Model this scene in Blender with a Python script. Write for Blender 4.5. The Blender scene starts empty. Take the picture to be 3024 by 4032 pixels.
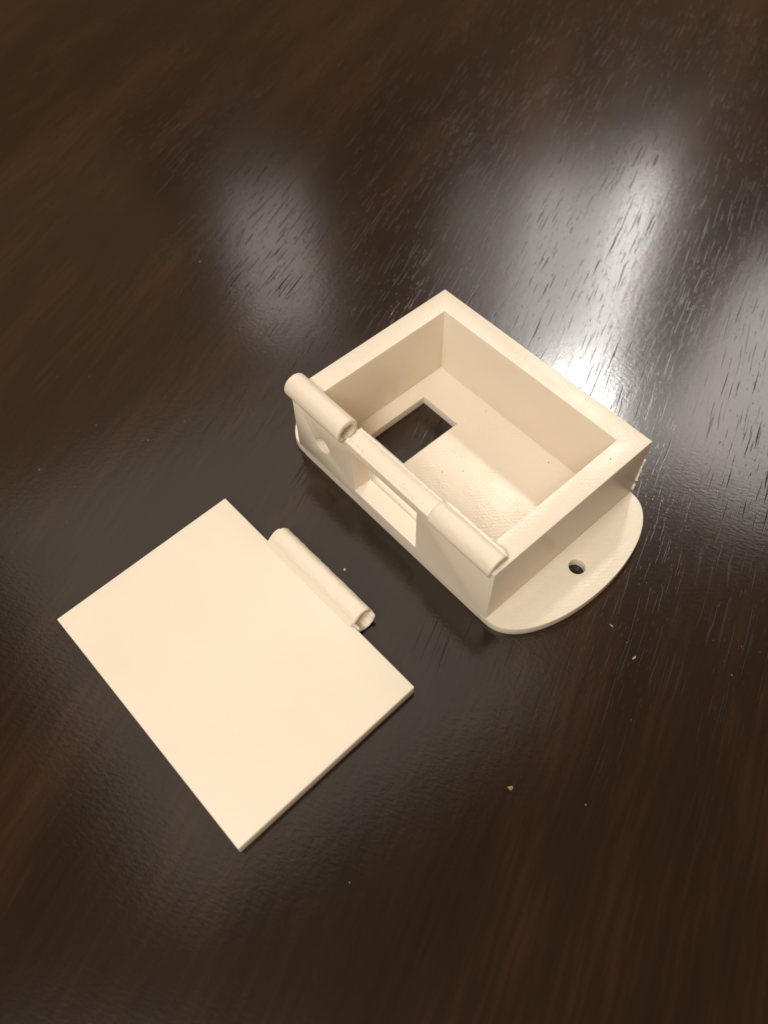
import bpy, bmesh, math, random
from mathutils import Vector, Matrix, noise

sc = bpy.context.scene
C = sc.collection
MM = 0.001                                    # all modelling below is written in millimetres

# ------------------------------------------------------------------ camera
cam_d = bpy.data.cameras.new('camera'); cam = bpy.data.objects.new('camera', cam_d); C.objects.link(cam)
R = Matrix(((0.666733, 0.745169, -0.013803), (0.623344, -0.567692, -0.537743), (-0.408546, 0.349927, -0.842996)))
rot = Matrix((R[0], -R[1], -R[2])).transposed().to_4x4()
cam.matrix_world = Matrix.Translation(Vector((99.674, -60.183, 151.821)) * MM) @ rot
cam_d.sensor_fit = 'VERTICAL'; cam_d.sensor_height = 36.0
cam_d.lens = 36.0 * 3193.77 / 4032
cam_d.clip_start = 0.005; cam_d.clip_end = 20
cam_d.dof.use_dof = True; cam_d.dof.focus_distance = 0.168
cam_d.dof.aperture_fstop = cam_d.lens / 1.7
sc.camera = cam

# ------------------------------------------------------------------ world, lamps, exposure
w = bpy.data.worlds.new('World'); sc.world = w; w.use_nodes = True
w.node_tree.nodes['Background'].inputs[0].default_value = (1.0, 0.55, 0.24, 1)
w.node_tree.nodes['Background'].inputs[1].default_value = 0.17
sc.view_settings.view_transform = 'Standard'; sc.view_settings.look = 'None'
sc.view_settings.exposure = 0.13; sc.view_settings.gamma = 1

def lamp(name, az, el, dist, sx, sy, power, col, shape='RECTANGLE', aim=(30, 20, 0), roll=0):
    ld = bpy.data.lights.new(name, 'AREA'); ld.shape = shape; ld.size = sx; ld.size_y = sy
    ld.energy = power; ld.color = col
    o = bpy.data.objects.new(name, ld); C.objects.link(o)
    a, e = math.radians(az), math.radians(el)
    d = Vector((math.cos(a) * math.cos(e), math.sin(a) * math.cos(e), math.sin(e)))
    o.matrix_world = (Matrix.Translation(Vector(aim) * MM + d * dist) @ d.to_track_quat('Z', 'Y').to_matrix().to_4x4()
                      @ Matrix.Rotation(math.radians(roll), 4, 'Z'))
    return o
lamp('pendant_lamp', 118, 51, 1.5, 0.10, 0.10, 3.9, (1.0, 0.97, 0.92), 'DISK')
FAR = (20, 90, 0)                              # the part of the table that mirrors the windows
lamp('window_strip', 118.4, 42, 2.2, 0.08, 0.7, 2.3, (1.0, 0.97, 0.93), aim=FAR)
lamp('window_light_middle', 122.8, 42.5, 2.2, 0.34, 0.62, 2.5, (1.0, 0.96, 0.91), aim=FAR)
lamp('window_light_far', 129.5, 42, 2.3, 0.34, 0.55, 0.6, (1.0, 0.96, 0.92), aim=(0, 80, 0))
lamp('window_light_right', 101.2, 45, 2.2, 0.44, 0.66, 4.4, (1.0, 0.97, 0.94), aim=(60, 90, 0))
lamp('window_light_left', 150.5, 41, 2.2, 0.22, 0.42, 0.75, (1.0, 0.92, 0.85), aim=(-50, 28, 0))
lamp('ceiling_bounce', 168, 66, 2.0, 1.2, 1.2, 3.4, (1.0, 0.90, 0.78))
lamp('warm_wall_bounce', 176, 40, 2.0, 1.0, 0.8, 0.45, (1.0, 0.62, 0.32), aim=(-50, 0, 0))
lamp('overhead_lamp', -72, 54, 1.8, 0.9, 0.7, 22.5, (1.0, 0.97, 0.90))

# ------------------------------------------------------------------ materials
def mat(name):
    m = bpy.data.materials.new(name); m.use_nodes = True
    nt = m.node_tree; return m, nt, nt.nodes['Principled BSDF']
def nd(nt, t, **kw):
    n = nt.nodes.new(t)
    for k, v in kw.items(): setattr(n, k, v)
    return n
def math_node(nt, op, a, b=None, c=None):
    n = nd(nt, 'ShaderNodeMath', operation=op)
    for i, v in enumerate((a, b, c)):
        if v is None: continue
        if isinstance(v, (int, float)): n.inputs[i].default_value = v
        else: nt.links.new(v, n.inputs[i])
    return n.outputs[0]
def ramp(nt, fac, stops):
    r = nd(nt, 'ShaderNodeValToRGB'); nt.links.new(fac, r.inputs[0])
    e = r.color_ramp.elements
    while len(e) < len(stops): e.new(0.5)
    for i, (p, c) in enumerate(stops): e[i].position = p; e[i].color = (*c, 1) if len(c) == 3 else c
    return r.outputs[0]

def plastic(name, colour, sheen_rough=0.42, line_dir=45, line_amp=1.0, sss=0.3):
    m, nt, b = mat(name)
    b.inputs['Subsurface Weight'].default_value = sss
    b.inputs['Subsurface Radius'].default_value = (1.0, 0.75, 0.5)
    b.inputs['Subsurface Scale'].default_value = 0.0020
    b.inputs['Specular IOR Level'].default_value = 0.45
    tc = nd(nt, 'ShaderNodeTexCoord'); geo = nd(nt, 'ShaderNodeNewGeometry')
    P = tc.outputs['Object']
    # faint mottling of the filament colour
    n1 = nd(nt, 'ShaderNodeTexNoise'); n1.inputs['Scale'].default_value = 45; n1.inputs['Detail'].default_value = 3
    nt.links.new(P, n1.inputs['Vector'])
    c0 = tuple(v * 0.975 for v in colour); c1 = tuple(min(1, v * 1.02) for v in colour)
    nt.links.new(ramp(nt, n1.outputs[0], [(0.3, c0), (0.7, c1)]), b.inputs['Base Color'])
    # extrusion lines: a fine diagonal raster on flat tops, layer lines on upright faces
    mp = nd(nt, 'ShaderNodeMapping'); mp.inputs['Rotation'].default_value = (0, 0, math.radians(line_dir))
    nt.links.new(P, mp.inputs['Vector'])
    wv = nd(nt, 'ShaderNodeTexWave', wave_type='BANDS', bands_direction='X'); wv.inputs['Scale'].default_value = 1 / 0.00042 / 20 * 2 * math.pi / 2
    wv.inputs['Distortion'].default_value = 0.6; wv.inputs['Detail'].default_value = 2
    nt.links.new(mp.outputs[0], wv.inputs['Vector'])
    wz = nd(nt, 'ShaderNodeTexWave', wave_type='BANDS', bands_direction='Z'); wz.inputs['Scale'].default_value = 1 / 0.00025 / 20 * 2 * math.pi / 2
    wz.inputs['Distortion'].default_value = 0.3
    nt.links.new(P, wz.inputs['Vector'])
    sp = nd(nt, 'ShaderNodeTexNoise'); sp.inputs['Scale'].default_value = 2200; sp.inputs['Detail'].default_value = 2
    nt.links.new(P, sp.inputs['Vector'])
    patch = nd(nt, 'ShaderNodeTexNoise'); patch.inputs['Scale'].default_value = 130; patch.inputs['Detail'].default_value = 2
    nt.links.new(P, patch.inputs['Vector'])
    sep = nd(nt, 'ShaderNodeSeparateXYZ'); nt.links.new(geo.outputs['Normal'], sep.inputs[0])
    up = math_node(nt, 'ABSOLUTE', sep.outputs[2])
    flat = math_node(nt, 'GREATER_THAN', up, 0.9)
    pa = ramp(nt, patch.outputs[0], [(0.38, (0.15,) * 3), (0.62, (1,) * 3)])
    top = math_node(nt, 'MULTIPLY', math_node(nt, 'ADD', math_node(nt, 'MULTIPLY', wv.outputs[1], 0.22), math_node(nt, 'MULTIPLY', sp.outputs[0], 1.3)), pa)
    side = math_node(nt, 'MULTIPLY', wz.outputs[1], 0.30)
    h = math_node(nt, 'ADD', math_node(nt, 'MULTIPLY', top, flat), math_node(nt, 'MULTIPLY', side, math_node(nt, 'SUBTRACT', 1, flat)))
    bp = nd(nt, 'ShaderNodeBump'); bp.inputs['Strength'].default_value = 1.0
    bp.inputs['Distance'].default_value = 0.00004 * line_amp
    nt.links.new(h, bp.inputs['Height']); nt.links.new(bp.outputs[0], b.inputs['Normal'])
    b.inputs['Roughness'].default_value = sheen_rough
    return m
CREAM = (0.85, 0.755, 0.615)
M_box = plastic('cream_printed_plastic', CREAM, 0.29, 38, 2.1)
M_lid = plastic('cream_printed_plastic_smooth', CREAM, 0.5, -30, 0.35)
M_tube = plastic('cream_tube_plastic', CREAM, 0.45, 0, 0.3, sss=0)
M_scar = plastic('scarred_plastic', CREAM, 0.55, 0, 0.4, sss=0)
M_rough = plastic('torn_plastic', (0.90, 0.82, 0.72), 0.5, 20, 1.5, sss=0)

def wood():
    m, nt, b = mat('espresso_stained_wood')
    tc = nd(nt, 'ShaderNodeTexCoord'); P = tc.outputs['Object']
    def mapped(sx, sy, ang=114, warp=None):
        # X of the rotated space runs along the grain
        r = nd(nt, 'ShaderNodeMapping', vector_type='TEXTURE'); r.inputs['Rotation'].default_value = (0, 0, math.radians(ang))
        nt.links.new(warp if warp else P, r.inputs['Vector'])
        s = nd(nt, 'ShaderNodeMapping'); s.inputs['Scale'].default_value = (sx, sy, 1)
        nt.links.new(r.outputs[0], s.inputs['Vector']); return s.outputs[0]
    # gentle waviness of the grain
    wn = nd(nt, 'ShaderNodeTexNoise'); wn.inputs['Scale'].default_value = 28; wn.inputs['Detail'].default_value = 2
    nt.links.new(P, wn.inputs['Vector'])
    wsub = nd(nt, 'ShaderNodeVectorMath', operation='SUBTRACT'); nt.links.new(wn.outputs[1], wsub.inputs[0]); wsub.inputs[1].default_value = (0.5, 0.5, 0.5)
    wsc = nd(nt, 'ShaderNodeVectorMath', operation='SCALE'); nt.links.new(wsub.outputs[0], wsc.inputs[0]); wsc.inputs['Scale'].default_value = 0.003
    wad = nd(nt, 'ShaderNodeVectorMath', operation='ADD'); nt.links.new(P, wad.inputs[0]); nt.links.new(wsc.outputs[0], wad.inputs[1])
    W = wad.outputs[0]
    # colour: broad brown figure and fine streaks
    fig = nd(nt, 'ShaderNodeTexNoise'); fig.inputs['Scale'].default_value = 1; fig.inputs['Detail'].default_value = 4
    nt.links.new(mapped(9, 45, warp=W), fig.inputs['Vector'])
    st = nd(nt, 'ShaderNodeTexNoise'); st.inputs['Scale'].default_value = 1; st.inputs['Detail'].default_value = 5
    nt.links.new(mapped(60, 700, warp=W), st.inputs['Vector'])
    mixv = math_node(nt, 'ADD', math_node(nt, 'MULTIPLY', fig.outputs[0], 0.7), math_node(nt, 'MULTIPLY', st.outputs[0], 0.3))
    col = ramp(nt, mixv, [(0.34, (0.0065, 0.0034, 0.0022)), (0.5, (0.0140, 0.0066, 0.0034)), (0.66, (0.034, 0.0142, 0.0060))])
    # pores: short dark strokes along the grain
    def pores(sx, sy, th0, th1, warp=W):
        v = nd(nt, 'ShaderNodeTexNoise'); v.inputs['Scale'].default_value = 1; v.inputs['Detail'].default_value = 1.5; v.inputs['Roughness'].default_value = 0.45
        nt.links.new(mapped(sx, sy, warp=warp), v.inputs['Vector'])
        return ramp(nt, v.outputs[0], [(th0, (0, 0, 0)), (th1, (1, 1, 1))])
    p1 = pores(75, 2100, 0.61, 0.70)
    p2 = pores(420, 2800, 0.66, 0.72)
    # pores come in patches
    pn = nd(nt, 'ShaderNodeTexNoise'); pn.inputs['Scale'].default_value = 1; pn.inputs['Detail'].default_value = 2
    nt.links.new(mapped(25, 80), pn.inputs['Vector'])
    pp = ramp(nt, pn.outputs[0], [(0.35, (0.25,) * 3), (0.6, (1,) * 3)])
    # the veneer is open-pored towards its far side and nearly closed near the viewer
    sy = nd(nt, 'ShaderNodeSeparateXYZ'); nt.links.new(P, sy.inputs[0])
    yr = nd(nt, 'ShaderNodeMapRange', interpolation_type='SMOOTHSTEP'); nt.links.new(math_node(nt, 'ADD', sy.outputs[1], math_node(nt, 'MULTIPLY', math_node(nt, 'SUBTRACT', pn.outputs[0], 0.5), 0.12)), yr.inputs[0])
    yr.inputs['From Min'].default_value = -0.03; yr.inputs['From Max'].default_value = 0.035; yr.inputs['To Min'].default_value = 0.05
    pp = math_node(nt, 'MULTIPLY', pp, yr.outputs[0])
    pore = math_node(nt, 'MULTIPLY', math_node(nt, 'MAXIMUM', p1, math_node(nt, 'MULTIPLY', p2, 0.7)), pp)
    mx = nd(nt, 'ShaderNodeMix', data_type='RGBA'); nt.links.new(pore, mx.inputs['Factor'])
    nt.links.new(col, mx.inputs['A']); mx.inputs['B'].default_value = (0.006, 0.0035, 0.0025, 1)
    nt.links.new(mx.outputs['Result'], b.inputs['Base Color'])
    # relief: pores, shallow cross ripple of the lacquer and fine orange peel
    rp = nd(nt, 'ShaderNodeTexNoise'); rp.inputs['Scale'].default_value = 1; rp.inputs['Detail'].default_value = 3
    nt.links.new(mapped(1500, 700, warp=W), rp.inputs['Vector'])
    lg = nd(nt, 'ShaderNodeTexNoise'); lg.inputs['Scale'].default_value = 1; lg.inputs['Detail'].default_value = 3
    nt.links.new(mapped(90, 500, warp=W), lg.inputs['Vector'])
    h = math_node(nt, 'SUBTRACT', math_node(nt, 'ADD', math_node(nt, 'MULTIPLY', rp.outputs[0], 0.27), math_node(nt, 'MULTIPLY', lg.outputs[0], 0.18)), math_node(nt, 'MULTIPLY', pore, 0.16))
    bp = nd(nt, 'ShaderNodeBump'); bp.inputs['Strength'].default_value = 1.0; bp.inputs['Distance'].default_value = 0.00006
    nt.links.new(h, bp.inputs['Height']); nt.links.new(bp.outputs[0], b.inputs['Normal'])
    ro = nd(nt, 'ShaderNodeTexNoise'); ro.inputs['Scale'].default_value = 1; ro.inputs['Detail'].default_value = 3
    nt.links.new(mapped(20, 60), ro.inputs['Vector'])
    rr = nd(nt, 'ShaderNodeMapRange'); nt.links.new(ro.outputs[0], rr.inputs[0]); rr.inputs['To Min'].default_value = 0.14; rr.inputs['To Max'].default_value = 0.19
    nt.links.new(math_node(nt, 'ADD', rr.outputs[0], math_node(nt, 'MULTIPLY', pore, 0.3)), b.inputs['Roughness'])
    nt.links.new(math_node(nt, 'SUBTRACT', 0.72, math_node(nt, 'MULTIPLY', pore, 0.52)), b.inputs['Specular IOR Level'])
    return m
M_wood = wood()
def simple(name, col, rough=0.6):
    m, nt, b = mat(name); tc = nd(nt, 'ShaderNodeTexCoord'); n = nd(nt, 'ShaderNodeTexNoise'); n.inputs['Scale'].default_value = 1800
    nt.links.new(tc.outputs['Object'], n.inputs['Vector'])
    nt.links.new(ramp(nt, n.outputs[0], [(0.3, tuple(v * 0.7 for v in col)), (0.7, col)]), b.inputs['Base Color'])
    b.inputs['Roughness'].default_value = rough; return m
M_tan = simple('tan_crumb', (0.48, 0.30, 0.13)); M_dust = simple('pale_dust', (0.5, 0.45, 0.4)); M_dark = simple('dark_grit', (0.05, 0.04, 0.035))
M_flake = simple('pale_flake', (0.7, 0.62, 0.45), 0.4)

# ------------------------------------------------------------------ helpers
def link(name, me, m, parent=None, smooth=True):
    o = bpy.data.objects.new(name, me); C.objects.link(o)
    if m: me.materials.clear(); me.materials.append(m)
    if parent: o.parent = parent
    if smooth:
        for f in me.polygons: f.use_smooth = True
    return o
def bm_obj(name, bm, m=None, parent=None, smooth=False):
    bmesh.ops.recalc_face_normals(bm, faces=bm.faces)
    me = bpy.data.meshes.new(name); bm.to_mesh(me); bm.free(); return link(name, me, m, parent, smooth)
def box_bm(x0, y0, z0, x1, y1, z1):
    bm = bmesh.new(); bmesh.ops.create_cube(bm, size=1)
    for v in bm.verts:
        v.co = Vector(((x0 + x1) / 2 + v.co.x * (x1 - x0), (y0 + y1) / 2 + v.co.y * (y1 - y0), (z0 + z1) / 2 + v.co.z * (z1 - z0))) * MM
    return bm
def prism_bm(pts, z0, z1):
    bm = bmesh.new(); lo = [bm.verts.new(Vector((x, y, z0)) * MM) for x, y in pts]; hi = [bm.verts.new(Vector((x, y, z1)) * MM) for x, y in pts]
    bm.faces.new(lo); bm.faces.new(hi); n = len(pts)
    for i in range(n): bm.faces.new((lo[i], lo[(i + 1) % n], hi[(i + 1) % n], hi[i]))
    return bm
def cyl_bm(c, r, axis, a0, a1, n=48):
    bm = bmesh.new(); rings = []
    for a in (a0, a1):
        rg = []
        for k in range(n):
            t = 2 * math.pi * k / n
            if axis == 'z': p = (c[0] + r * math.cos(t), c[1] + r * math.sin(t), a)
            elif axis == 'y': p = (c[0] + r * math.cos(t), a, c[1] + r * math.sin(t))
            else: p = (a, c[0] + r * math.cos(t), c[1] + r * math.sin(t))
            rg.append(bm.verts.new(Vector(p) * MM))
        rings.append(rg); bm.faces.new(rg)
    for k in range(n): bm.faces.new((rings[0][k], rings[0][(k + 1) % n], rings[1][(k + 1) % n], rings[1][k]))
    return bm
def cut(name, bm, cutters, m, parent, bevel=0.22, seg=3):
    o = bm_obj(name, bm, m, None); tmp = []
    for cb in cutters:
        c = bm_obj('cutter', cb); tmp.append(c)
        md = o.modifiers.new('b', 'BOOLEAN'); md.operation = 'DIFFERENCE'; md.solver = 'EXACT'; md.object = c
    if bevel:
        md = o.modifiers.new('v', 'BEVEL'); md.width = bevel * MM; md.segments = seg; md.limit_method = 'ANGLE'; md.angle_limit = math.radians(50); md.harden_normals = False
    dg = bpy.context.evaluated_depsgraph_get(); me = bpy.data.meshes.new_from_object(o.evaluated_get(dg))
    o.modifiers.clear(); old = o.data; o.data = me; bpy.data.meshes.remove(old)
    for c in tmp: me2 = c.data; bpy.data.objects.remove(c); bpy.data.meshes.remove(me2)
    me.materials.clear(); me.materials.append(m)
    for f in me.polygons:                                      # broad flat faces stay flat, bevels and curves are smooth
        f.use_smooth = not (max(abs(c) for c in f.normal) > 0.9995 and f.area > 0.2e-6)
    me.set_sharp_from_angle(angle=math.radians(35))
    o.name = name; me.name = name; o.parent = parent
    return o
def nz(x, y, z, s=1.0): return noise.noise(Vector((x, y, z)) * s)

def tube(name, m, parent, cy, cz, ro, ri, a0, a1, jag0=0.0, jag1=0.0, rough=0.04, n=56, bend=None, seed=0.0, bore=6.0):
    """Hinge barrel along x: an outer shell and a bore, its ends at a0(theta), a1(theta)."""
    f0 = a0 if callable(a0) else (lambda t: a0); f1 = a1 if callable(a1) else (lambda t: a1)
    bm = bmesh.new()
    def ring(fa, r, off=0.0, jag=0.0, jr=0.0):
        rg = []
        for k in range(n):
            t = 2 * math.pi * k / n
            x = fa(t) + off + jag * nz(math.cos(t) * 2.2, math.sin(t) * 2.2, seed + r)
            rr = r + rough * nz(x * 1.3, math.cos(t) * 3, math.sin(t) * 3 + seed) + jr * nz(math.cos(t) * 3.1, math.sin(t) * 3.1, seed + 9)
            rg.append(bm.verts.new(Vector((x, cy + rr * math.cos(t), cz + rr * math.sin(t))) * MM))
        return rg
    rings = []
    L = f1(0) - f0(0); steps = max(8, int(abs(L) * 1.6))
    rings.append(ring(f0, ri, bore, 0, 0))                          # bottom of the left bore
    rings.append(ring(f0, ri, 0.25, jag0, jag0 * 0.6))
    rings.append(ring(f0, ri + 0.18, 0.0, jag0, jag0 * 0.3))
    rings.append(ring(f0, ro - 0.45, 0.0, jag0 * 0.3))
    rings.append(ring(f0, ro - 0.10, 0.10, 0)); 
    for i in range(steps + 1):
        s = i / steps; fa = lambda t, s=s: f0(t) * (1 - s) + f1(t) * s + (0.35 if s == 0 else -0.35 if s == 1 else 0)
        rings.append(ring(fa, ro))
    rings.append(ring(f1, ro - 0.10, -0.10, 0))
    rings.append(ring(f1, ro - 0.45, 0, jag1 * 0.3))
    rings.append(ring(f1, ri + 0.18, 0, jag1, jag1 * 0.3))
    rings.append(ring(f1, ri, -0.25, jag1, jag1 * 0.6))
    rings.append(ring(f1, ri, -bore, 0, 0))
    for a, b in zip(rings, rings[1:]):
        for k in range(n): bm.faces.new((a[k], a[(k + 1) % n], b[(k + 1) % n], b[k]))
    bm.faces.new(rings[0]); bm.faces.new(rings[-1])
    if bend: 
        for v in bm.verts: bend(v)
    return bm_obj(name, bm, m, parent, True)

def lumps(bm, pts, r0, r1, rng, squash=1.0):
    for p in pts:
        r = rng.uniform(r0, r1) * MM
        res = bmesh.ops.create_icosphere(bm, subdivisions=2, radius=r)
        M = Matrix.Translation(Vector(p) * MM) @ Matrix.Rotation(rng.uniform(0, 6), 4, Vector((rng.random(), rng.random(), rng.random() + .1)).normalized()) @ Matrix.Diagonal((rng.uniform(.7, 1.7), rng.uniform(.6, 1.1), rng.uniform(.5, 1) * squash, 1))
        for v in res['verts']:
            v.co *= 1 + 0.35 * noise.noise(v.co / r * 1.3 + Vector(p)); v.co = M @ v.co

def ridge(name, m, parent, path, wid, hei, seed, step=0.22):
    """A torn, lumpy bead running along x at (y, z) = path(x)."""
    x0, x1, f = path; n = int((x1 - x0) / step); bm = bmesh.new(); prev = None; K = 9
    for i in range(n + 1):
        x = x0 + (x1 - x0) * i / n; y, z = f(x)
        taper = min(1, i / 4, (n - i) / 4) if 0 < i < n else 0.05
        wi = wid * taper * (0.75 + 0.7 * abs(nz(x * 1.7, seed, 0))); he = hei * taper * (0.6 + 1.3 * abs(nz(x * 2.3, seed, 5)))
        rg = []
        for k in range(K):
            t = 2 * math.pi * k / K; j = 1 + 0.35 * nz(x * 3, k * 0.9, seed)
            rg.append(bm.verts.new(Vector((x, y + wi * math.cos(t) * j + 0.12 * nz(x, seed, 3), z + he * math.sin(t) * j)) * MM))
        if prev:
            for k in range(K): bm.faces.new((prev[k], prev[(k + 1) % K], rg[(k + 1) % K], rg[k]))
        else: bm.faces.new(rg)
        prev = rg
    bm.faces.new(prev)
    return bm_obj(name, bm, m, parent, True)

def thing(name, label, cat, loc=(0, 0, 0), rz=0, group=None):
    o = bpy.data.objects.new(name, None); C.objects.link(o); o.location = Vector(loc) * MM; o.rotation_euler = (0, 0, rz)
    o.empty_display_size = 0.01; o['label'] = label; o['category'] = cat
    if group: o['group'] = group
    return o

# ------------------------------------------------------------------ the surface
tb = box_bm(-700, -450, -24, 650, 750, 0)
top = cut('tabletop', tb, [], M_wood, None, 1.5, 3); top['kind'] = 'structure'

# ------------------------------------------------------------------ the open box
L, W, H = 60.0, 45.6, 20.7
T, TF, TP = 5.0, 4.45, 2.2
bx = thing('enclosure_box', 'open cream plastic box with a window, broken hinge barrels and rounded flange', 'box')

def ragged_hole(cx, cz):
    bm = bmesh.new(); rings = []; n = 60
    for y in (-2, 0.05, 0.5, TF + 2):
        rg = []
        for k in range(n):
            t = 2 * math.pi * k / n
            r = 2.4 + (0.30 if y < 0.3 else 0.08) * nz(math.cos(t) * 2.4, math.sin(t) * 2.4, 3)
            if y < 0.3: r -= 0.9 * math.exp(-((t - 2.3) / 0.42) ** 2)
            rg.append(bm.verts.new(Vector((cx + r * 1.02 * math.cos(t), y, cz + r * 0.98 * math.sin(t))) * MM))
        if rings:
            for k in range(n): bm.faces.new((rings[-1][k], rings[-1][(k + 1) % n], rg[(k + 1) % n], rg[k]))
        else: bm.faces.new(rg)
        rings.append(rg)
    bm.faces.new(rings[-1]); return bm
walls = cut('wall', box_bm(0, 0, TP - 0.7, L, W, H), [
    box_bm(T, TF, -1, L - T, W - T, H + 5),                     # the cavity
    box_bm(19.75, -2, 4.42, 39.2, TF + 2, 17.9),                # the window in the front wall
    ragged_hole(9.3, 10.6),                                     # the cable hole, its rim rough
    box_bm(16.9, -2, 19.9, 42.7, TF + 1, H + 2),                # the seat of the torn-off barrel
    cyl_bm((1.85, 20.5), 2.9, 'x', 15.0, 17.7),                 # the gap beside the open bore
], M_box, bx, 0.22)

# the plate under the box, a hair proud of the walls, its cut-out behind the window
plate = cut('base_plate', box_bm(2.0, -0.03, 0, L - 2.0, W + 0.03, TP), [box_bm(9.2, 13.9, -1, 20.4, 30.95, TP + 1)], M_box, bx, 0)
def flange(sgn):
    pts = []; E = 11.3; n = 48
    for i in range(n + 1):
        s = math.pi * i / n
        a = abs(math.sin(s)) ** (0.92 if sgn > 0 else 1.12)
        pts.append((E * a, (W / 2) * (1 - math.cos(s)) + (-0.03 if i == 0 else 0.03 if i == n else 0)))
    if sgn > 0: p = [(L - 2.0, -0.03)] + [(L + x, y) for x, y in pts] + [(L - 2.0, W + 0.03)]; hx = L + 4.5
    else: p = [(2.0, W + 0.03)] + [(-x, y) for x, y in reversed(pts)] + [(2.0, -0.03)]; hx = -4.5
    o = cut('mounting_flange', prism_bm(p, 0, 2.45), [cyl_bm((hx, W / 2 - 0.2), 1.75, 'z', -1, 4)], M_box, bx, 0.28)
    return o
flange(1); flange(-1)

# hinge barrels on the front edge
CY, CZ, RO = 1.85, 20.5, 2.82
t1 = tube('hinge_barrel', M_tube, bx, CY, CZ, RO, 1.7, -1.3, 16.5, 0.05, 0.4, 0.05, seed=3.1)
t1['label'] = 'whole hinge barrel with a ragged open bore, over the round hole'
t2 = tube('hinge_barrel', M_tube, bx, CY, CZ - 0.05, RO - 0.15, 0.05, 42.7, 59.3, 0.1, 0.1, 0.09, seed=8.4, bore=2.0)
t2['label'] = 'hinge barrel with a frayed back edge, at the flange end'
ridge('frayed_edge', M_rough, t2, (43.0, 59.2, lambda x: (4.02 + 0.1 * nz(x, 2, 2), 22.2)), 0.42, 0.34, 4.2)

# the scar of the middle barrel: a shallow torn trough
def scar():
    bm = bmesh.new(); nx, ny = 110, 18; x0, x1 = 17.55, 42.8; y0, y1 = -0.12, 4.5; G = []
    for i in range(nx + 1):
        row = []
        for j in range(ny + 1):
            u, v = i / nx, j / ny; x = x0 + (x1 - x0) * u; y = y0 + (y1 - y0) * v
            z = 20.38 - 0.42 * math.sin(math.pi * min(1, v * 1.05)) ** 1.2
            z += 0.34 * max(0, v - 0.72) / 0.28 * (0.8 + 0.8 * nz(x * 1.6, 4, 1))
            e = math.exp(-((v - 0.22) / 0.2) ** 2) * (0.6 + 0.4 * math.sin(u * 9 + 1)) + 0.15
            z += 0.34 * e * nz(x * 1.9, y * 2.0, 7) + 0.24 * e * nz(x * 4.5, y * 4.5, 2)
            if u < 0.06: z += 0.3 * nz(x * 3, y * 2, 5) + 0.1
            elif u < 0.09: z += (0.09 - u) * 7 * (0.3 + 0.7 * v) * (0.7 + nz(x * 3, y * 2, 3))
            if v == 0: z -= 0.18; y += 0.06 * nz(x * 2, 1, 1)
            if v == 1: y += 0.22 * nz(x * 1.4, 5, 5)
            row.append(bm.verts.new(Vector((x, y, z)) * MM))
        G.append(row)
    for i in range(nx):
        for j in range(ny): bm.faces.new((G[i][j], G[i + 1][j], G[i + 1][j + 1], G[i][j + 1]))
    # skirt down into the wall
    edge = [G[i][0] for i in range(nx + 1)] + [G[nx][j] for j in range(1, ny + 1)] + [G[i][ny] for i in range(nx - 1, -1, -1)] + [G[0][j] for j in range(ny - 1, 0, -1)]
    low = [bm.verts.new(Vector((v.co.x, min(max(v.co.y, 0.03 * MM), 4.42 * MM), 19.85 * MM))) for v in edge]; n = len(edge)
    for i in range(n): bm.faces.new((edge[i], low[i], low[(i + 1) % n], edge[(i + 1) % n]))
    bm.faces.new(low)
    return bm_obj('hinge_scar', bm, M_scar, bx, True)
sr = scar(); sr['label'] = 'torn trough where the middle hinge barrel broke off'
ridge('frayed_edge', M_rough, sr, (18.0, 42.4, lambda x: (4.2 + 0.12 * nz(x * .7, 2, 8), 20.66)), 0.32, 0.24, 1.7)

# burrs along the far upright corner, a nick beside the window
rng = random.Random(5); bm = bmesh.new()
lumps(bm, [(L + 0.05 * rng.random(), W + rng.uniform(0.0, 0.35), z + rng.uniform(-.3, .3)) for z in [3.2 + 0.55 * i for i in range(21)]], 0.16, 0.38, rng)
br = bm_obj('burr', bm, M_rough, bx, True); br['kind'] = 'stuff'

# ------------------------------------------------------------------ the lid
LX, LY, LA = 1.214, -21.92, 0.023
LW, LH, LT = 59.9, 42.5, 3.1
lid = thing('lid', 'flat square cream plastic lid with a single broken hinge barrel, lying beside the box', 'lid', (LX, LY, 0), LA)
pn = cut('panel', box_bm(0, -LH, 0, LW, 0, LT), [], M_lid, lid, 0.25)
def k0(t): return 15.6
def k1(t):
    s = math.sin(t)                                            # the upper shell broke off further back
    return 42.3 if s > 0.12 else 43.6 if s < -0.05 else 42.3 + (0.12 - s) / 0.17 * 1.3
kn = tube('hinge_barrel', M_tube, lid, 2.45, 2.62, 2.58, 1.7, k0, k1, 0.1, 0.3, 0.13, seed=5.5, bore=5)
def web_bm():                                                  # the filled wedge that blends barrel and lid
    prof = [(-0.9, 0.3), (-0.9, 3.0), (-0.35, 3.45), (0.75, 4.45), (1.5, 5.0), (2.35, 5.12), (3.2, 4.9), (3.2, 0.3)]
    bm = bmesh.new(); prev = None; n = 60
    for i in range(n + 1):
        x = 15.45 + (42.1 - 15.45) * i / n; end = i in (0, n)
        rg = [bm.verts.new(Vector((x, y + 0.07 * nz(x, k, 2), z + (0.09 * nz(x * 1.4, k * 2, 6) if z > 3.2 else 0))) * MM) for k, (y, z) in enumerate(prof)]
        if prev:
            for k in range(len(rg)): bm.faces.new((prev[k], prev[(k + 1) % len(rg)], rg[(k + 1) % len(rg)], rg[k]))
        else: bm.faces.new(rg)
        prev = rg
    bm.faces.new(prev); return bm
web = cut('hinge_web', web_bm(), [cyl_bm((2.45, 2.62), 2.1, 'x', 20, 50)], M_tube, lid, 0)
bm = bmesh.new(); rng = random.Random(11)
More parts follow.
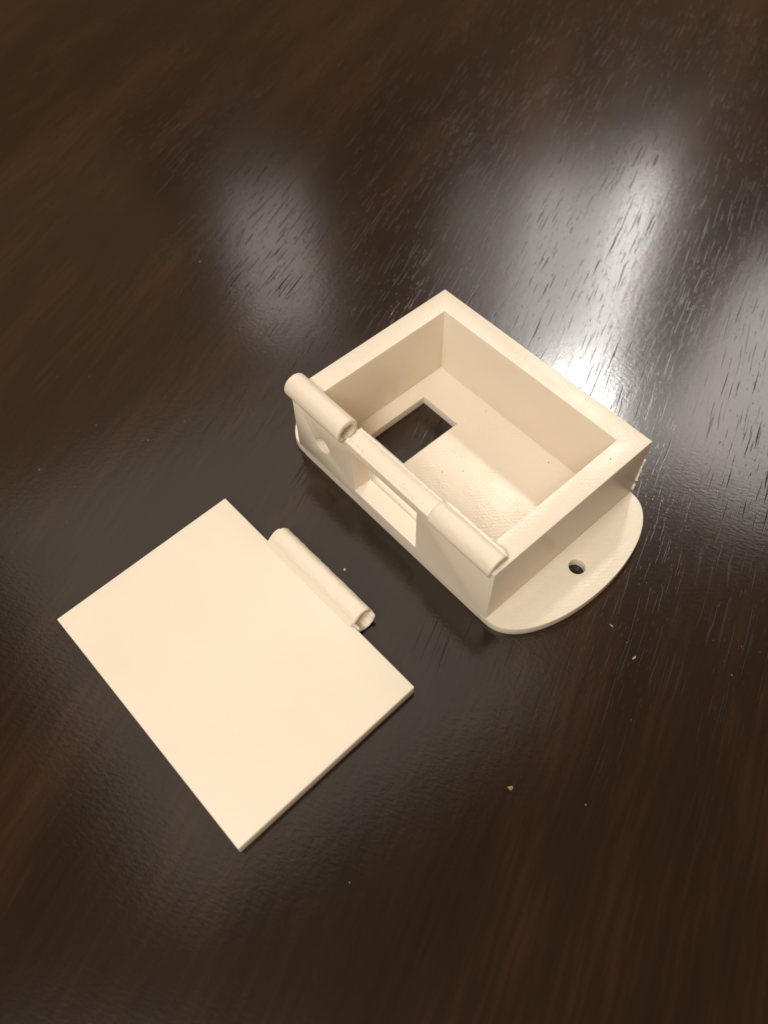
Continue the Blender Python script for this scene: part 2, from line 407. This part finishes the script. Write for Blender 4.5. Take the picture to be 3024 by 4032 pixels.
lumps(bm, [(x, 4.85 + 0.1 * rng.random(), 2.6 + 0.8 * rng.random()) for x in (24.5, 28.6, 29.1, 36.8)], 0.10, 0.2, rng)
b2 = bm_obj('burr', bm, M_rough, kn, True); b2['kind'] = 'stuff'

# ------------------------------------------------------------------ crumbs and dust
def crumb(name, label, p, r, m, seed, flat=0.6):
    bm = bmesh.new(); lumps(bm, [(0, 0, r * flat * 0.7)], r, r * 1.05, random.Random(seed), flat)
    for v in bm.verts:
        v.co *= 1 + 0.4 * noise.noise(v.co / MM * 1.9)
    o = bm_obj(name, bm, m, None, False); o.location = Vector((p[0], p[1], 0.02)) * MM
    o['label'] = label; o['category'] = 'crumb'; return o
crumb('crumb', 'tan crumb alone on the dark table, right of the lid corner', (86.1, -20.0), 0.55, M_tan, 3, 0.9)
crumb('crumb', 'tiny pale crumb on the table between the lid barrel and the box', (31.3, -13.1), 0.24, M_flake, 4)
crumb('flake', 'small translucent flake on the table below the flange', (85.0, 16.5), 0.42, M_dust, 9, 0.25)
crumb('fibre', 'thin pale fibre on the table beside the rounded flange', (77.5, 18.7), 0.26, M_dust, 12, 0.3).scale = (2.0, 0.5, 1)
bm = bmesh.new(); rng = random.Random(21)
sp = [(-53.4, -24.9), (-26.5, -25), (-32.8, -32.8), (-36.2, -48.4), (-36.2, -54.7), (-26.4, -44.8), (-19.3, -50.9), (-19.5, -19.7), (-60.6, -3.4), (-34.9, -14.7),
      (-69.8, 20), (-32.1, 30.4), (-26.7, 29.5), (-58.8, -30.9), (-38.7, -31.7), (-25.4, -15.3), (93.3, 31.3), (101, 36.1), (100.1, 27.9), (73.7, -4.5), (92.7, 6.3),
      (97.1, -12), (102.1, 34.5), (92, 37.6), (97.9, 34.3)]
for _ in range(8): sp.append((rng.uniform(-120, 130), rng.uniform(-110, 140)))
sp = [(x, y) for x, y in sp if not (-14 < x < 74 and -2 < y < 48) and not (-1 < x < 63 and -66 < y < -14)]
lumps(bm, [(x, y, 0.04) for x, y in sp], 0.05, 0.14, rng, 0.5)
ds = bm_obj('dust_specks', bm, M_dust, None, True); ds['kind'] = 'stuff'; ds['label'] = 'scattered pale dust specks on the dark tabletop'
bm = bmesh.new()
lumps(bm, [(22.3, 38.6, TP + .04), (42.4, 38.4, TP + .04), (28, 18.8, TP + .04), (31, 22.4, TP + .04), (57.2, 36.0, H + .03), (49, 39.5, TP + .05)], 0.12, 0.2, rng, 0.4)
dg_ = bm_obj('dark_grit', bm, M_dark, None, True); dg_['kind'] = 'stuff'; dg_['label'] = 'few dark grit specks on the box floor and rim'
